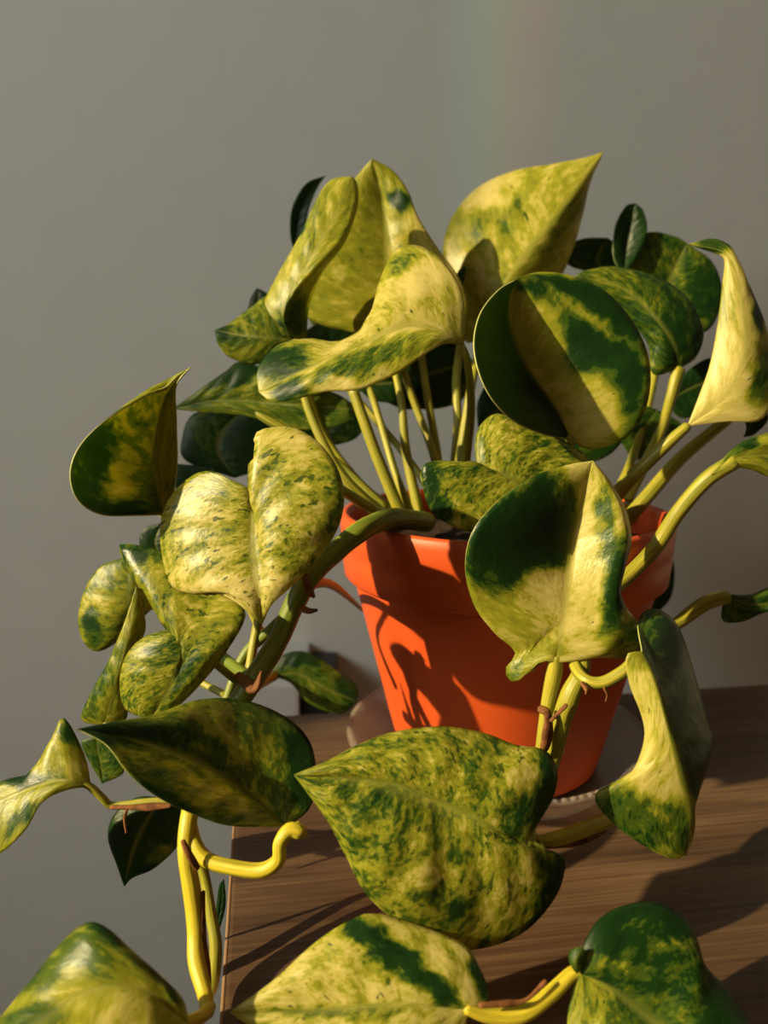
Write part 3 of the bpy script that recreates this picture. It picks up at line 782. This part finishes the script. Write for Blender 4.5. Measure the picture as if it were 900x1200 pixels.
lfCC = leaf(0.345, [(764, 655), (752, 690)], [(782, 645), (770, 690), (766, 722)], [(790, 665), (786, 700)], 0.12, 0.1, (), (.4, .4))
lfDD = leaf(0.335, [(340, 800, .1), (365, 826, .1), (400, 836, .1)], [(318, 792), (350, 790, -.1), (385, 808, -.1), (418, 822, 0)], [(326, 772, .1), (348, 763, .1), (372, 770, .1), (400, 790, .1), (418, 804, .1)], 0.36, 0.2, [(350, 770, 30, 8, 0, .12, 'R'), (408, 808, 14, 18, 0, .12)], (1, 1))
leaf(0.27, [(868, 480), (875, 500)], [(890, 470), (882, 490), (872, 512)], [(900, 490), (885, 508)], 0.1, 0.1, (), (.3, .3))
leaf(0.215, [(252, 1080), (257, 1040)], [(247, 1110), (256, 1075), (262, 1030)], [(255, 1095), (264, 1060)], 0.12, 0.1, (), (.3, .3))

# ------------------------------------------------------------------ stalks of the leaves
def pet(lf, pts, mat=None):
    ob = tube('petiole', pts, mat or M_STEM, lf)
    return ob

pet(lfE, [(541, 406, .254, 9), (548, 425, .256, 9), (552, 480, .268, 10), (545, 545, .290, 12), (540, 600, .295, 13)])
pet(lfF, [(566, 388, .326, 9), (553, 450, .312, 10), (540, 530, .306, 11), (530, 600, .302, 12)])
pet(lfG, [(668, 512, .253, 10), (668, 550, .262, 10), (664, 610, .275, 11)])
pet(lfA, [(456, 390, .308, 9), (485, 470, .31, 9), (510, 540, .305, 10), (520, 600, .30, 11)])
pet(lfB, [(345, 398, .29, 9), (362, 480, .288, 11), (400, 555, .285, 12), (455, 608, .29, 13)])
pet(lfC, [(345, 398, .288, 9), (375, 500, .30, 10), (420, 565, .30, 11), (470, 605, .297, 12)])
pet(lfM, [(297, 574, .214, 9), (330, 590, .235, 10), (385, 570, .262, 11), (425, 590, .275, 13), (460, 610, .28, 13)])
p1 = leaf(0.29, [(400, 452), (395, 440)], [(415, 462), (405, 445), (410, 425)], [(428, 455), (425, 438)], 0.3, 0.2, (), (.2, .2))
pet(p1, [(413, 455, .282, 13), (440, 530, .28, 14), (472, 608, .28, 15)])
pet(lfN, [(190, 602, .231, 9), (230, 640, .245, 8), (280, 690, .262, 9), (310, 750, .262, 10)])
pet(lfH4, [(795, 432, .303, 16), (785, 470, .302, 12), (772, 510, .298, 12), (735, 585, .295, 14)])
pet(lfH3, [(770, 384, .342, 8), (765, 450, .335, 10), (740, 540, .32, 10), (710, 600, .31, 12)])
pet(lfI, [(806, 499, .26, 12), (782, 520, .262, 15), (745, 555, .268, 17), (718, 585, .276, 18), (700, 608, .288, 17)])
pet(lfJ, [(860, 541, .236, 20), (828, 562, .238, 19), (795, 600, .243, 18), (765, 645, .247, 18), (724, 686, .243, 17), (704, 702, .234, 14), (686, 706, .229, 12)])
pet(lfK, [(853, 699, .266, 16), (825, 708, .265, 18), (793, 731, .262, 15), (770, 742, .256, 12), (735, 742, .244, 12), (700, 735, .232, 12), (678, 742, .225, 12)])
pet(lfL, [(651, 768, .215, 14), (650, 785, .216, 19), (643, 820, .218, 17), (638, 850, .219, 15), (634, 885, .22, 15), (630, 920, .215, 14)])
pet(lfBB, [(758, 775, .207, 6), (748, 770, .207, 12), (730, 787, .207, 15), (705, 800, .208, 15), (684, 795, .210, 14), (673, 775, .216, 15), (672, 740, .222, 15)])
pet(lfT, [(345, 968, .199, 14), (354, 976, .198, 17), (340, 973, .198, 19), (328, 988, .197, 16), (326, 1008, .197, 17), (306, 1020, .198, 18), (270, 1016, .2, 18), (242, 1007, .202, 18), (228, 988, .204, 17), (223, 962, .207, 14)], M_YSTEM)
pet(lfU, [(88, 918, .2205, 3), (104, 921, .2222, 9), (120, 935, .223, 9), (132, 944, .224, 9), (170, 940, .224, 9), (215, 938, .224, 10)])
pet(lfW, [(190, 937, .246, 7), (215, 930, .24, 8), (240, 915, .235, 9)])
pet(lfX, [(216, 1197, .166, 12), (235, 1192, .175, 16), (246, 1180, .186, 14)], M_YSTEM)
pet(lfY, [(600, 985, .189, 10), (618, 988, .192, 14), (622, 968, .196, 14), (630, 940, .205, 12)])
pet(lfZ, [(545, 1182, .172, 12), (575, 1190, .173, 18), (612, 1188, .174, 20), (645, 1165, .176, 19), (672, 1140, .178, 16), (690, 1138, .178, 12)], M_YSTEM)
pet(lfS1, [(226, 735, .229, 9), (245, 770, .236, 9), (280, 800, .24, 10)])
pet(lfS3, [(152, 740, .264, 8), (200, 780, .262, 8), (265, 815, .25, 9)])
pet(lfS2, [(122, 848, .24, 8), (170, 870, .24, 8), (240, 850, .242, 9)])
pet(lfDD, [(320, 792, .335, 13), (300, 805, .31, 11), (285, 818, .27, 10)])
pet(lfR, [(561, 546, .245, 8), (570, 570, .262, 9), (575, 600, .275, 10)])
for pts in ([(455, 400, .312, 8), (470, 470, .30, 9), (476, 530, .298, 11), (492, 606, .295, 13)],
            [(492, 400, .325, 8), (500, 460, .315, 9), (512, 530, .31, 10), (520, 600, .305, 12)],
            [(545, 370, .335, 8), (535, 440, .32, 10), (536, 500, .315, 10), (528, 590, .31, 11)],
            [(285, 470, .305, 8), (310, 490, .30, 10), (385, 535, .30, 11), (460, 605, .295, 13)],
            [(855, 490, .29, 13), (800, 535, .288, 16), (760, 580, .285, 17), (720, 625, .285, 17)],
            [(385, 430, .328, 7), (430, 480, .32, 8), (480, 540, .312, 9), (520, 600, .30, 11)],
            [(412, 400, .318, 7), (438, 470, .30, 8), (462, 550, .288, 9), (482, 606, .285, 12)]):
    tube('petiole', pts, M_STEM, plant)

pet(lfCC, [(782, 646, .345, 6), (768, 605, .340, 8), (740, 590, .322, 9), (715, 604, .306, 10)])

# ------------------------------------------------------------------ trailing vines
v1 = tube('stem', [(500, 612, .285, 24), (462, 608, .262, 25), (430, 618, .246, 25), (398, 642, .240, 25), (366, 674, .238, 24), (345, 708, .238, 25), (325, 752, .238, 26), (296, 798, .236, 27), (262, 850, .232, 24), (232, 910, .215, 22), (222, 952, .207, 20)], M_GSTEM, plant, lump=.12)
v10 = tube('stem', [(228, 930, .211, 20), (221, 960, .206, 20), (218, 1000, .203, 20), (224, 1040, .202, 21), (229, 1085, .200, 21), (230, 1125, .196, 20), (240, 1165, .190, 18), (243, 1188, .184, 16)], M_YSTEM, plant, lump=.10)
v2 = tube('stem', [(672, 735, .222, 20), (682, 780, .216, 20), (668, 815, .215, 24), (655, 855, .217, 24), (646, 890, .219, 22), (632, 935, .208, 18), (618, 966, .2, 16)], M_STEM, plant, lump=.08)
v9 = tube('stem', [(622, 950, .204, 15), (616, 970, .2, 16), (630, 985, .2, 15), (655, 982, .202, 18), (690, 970, .209, 19), (716, 958, .217, 18), (740, 940, .228, 14), (752, 920, .235, 10)], M_YSTEM, plant, lump=.08)
v3 = tube('stem', [(226, 985, .209, 10), (238, 1020, .211, 12), (247, 1070, .208, 13), (253, 1110, .205, 15), (250, 1150, .203, 14), (248, 1168, .203, 6)], M_STEM, plant)
v4 = tube('stem', [(296, 798, .24, 16), (272, 780, .25, 15), (255, 765, .255, 13)], M_GSTEM, plant, lump=.1)
v5 = tube('stem', [(360, 684, .243, 13), (390, 686, .275, 10), (425, 715, .33, 4)], M_GSTEM, plant)
v6 = tube('stem', [(345, 712, .245, 14), (310, 745, .25, 13), (285, 770, .25, 12), (262, 830, .245, 12)], M_GSTEM, plant)
v7 = tube('stem', [(672, 740, .224, 18), (690, 700, .230, 18), (706, 640, .232, 18), (710, 600, .240, 18), (704, 588, .265, 17), (696, 600, .288, 16)], M_GSTEM, plant)
v8 = tube('stem', [(290, 800, .245, 11), (300, 740, .25, 11), (310, 700, .25, 10)], M_STEM, plant)
# brown papery sheaths and root nubs at the nodes
for par, pts in ((v1, [(356, 672, .232, 10), (362, 690, .231, 12), (368, 700, .231, 4)]),
                 (v1, [(352, 712, .233, 8), (362, 716, .232, 8), (372, 715, .232, 4)]),
                 (v1, [(278, 790, .233, 8), (298, 806, .231, 14), (306, 786, .231, 6)]),
                 (v10, [(214, 985, .199, 6), (222, 1002, .198, 9), (232, 1018, .199, 7)]),
                 (v10, [(238, 1045, .202, 8), (238, 1090, .199, 12), (241, 1140, .196, 14), (243, 1175, .190, 8)]),
                 (v2, [(632, 830, .213, 10), (642, 838, .212, 14), (640, 870, .214, 14), (632, 890, .216, 6)]),
                 (v2, [(682, 800, .207, 7), (688, 808, .206, 8), (687, 814, .206, 4)]),
                 (v9, [(640, 992, .199, 5), (670, 988, .203, 8), (700, 977, .209, 9), (712, 970, .214, 5)]),
                 (v2, [(645, 845, .211, 5), (654, 836, .211, 6), (664, 826, .211, 5)]),
                 (v2, [(708, 806, .206, 5), (712, 814, .206, 6), (710, 822, .206, 3)])):
    tube('dry_sheath', pts, M_BROWN, par, sides=8, flat=0.5, lump=.5)
tube('dry_sheath', [(562, 1178, .170, 7), (590, 1176, .171, 9), (616, 1172, .172, 8), (640, 1150, .174, 6)], M_BROWN, plant, sides=8, flat=.5, lump=.5)
tube('dry_sheath', [(130, 946, .222, 5), (170, 946, .222, 8), (200, 944, .222, 6)], M_BROWN, plant, sides=8, flat=.6, lump=.4)
tube('aerial_root', [(150, 946, .222, 4), (146, 958, .222, 4), (148, 976, .222, 3)], M_BROWN, plant, sides=6)
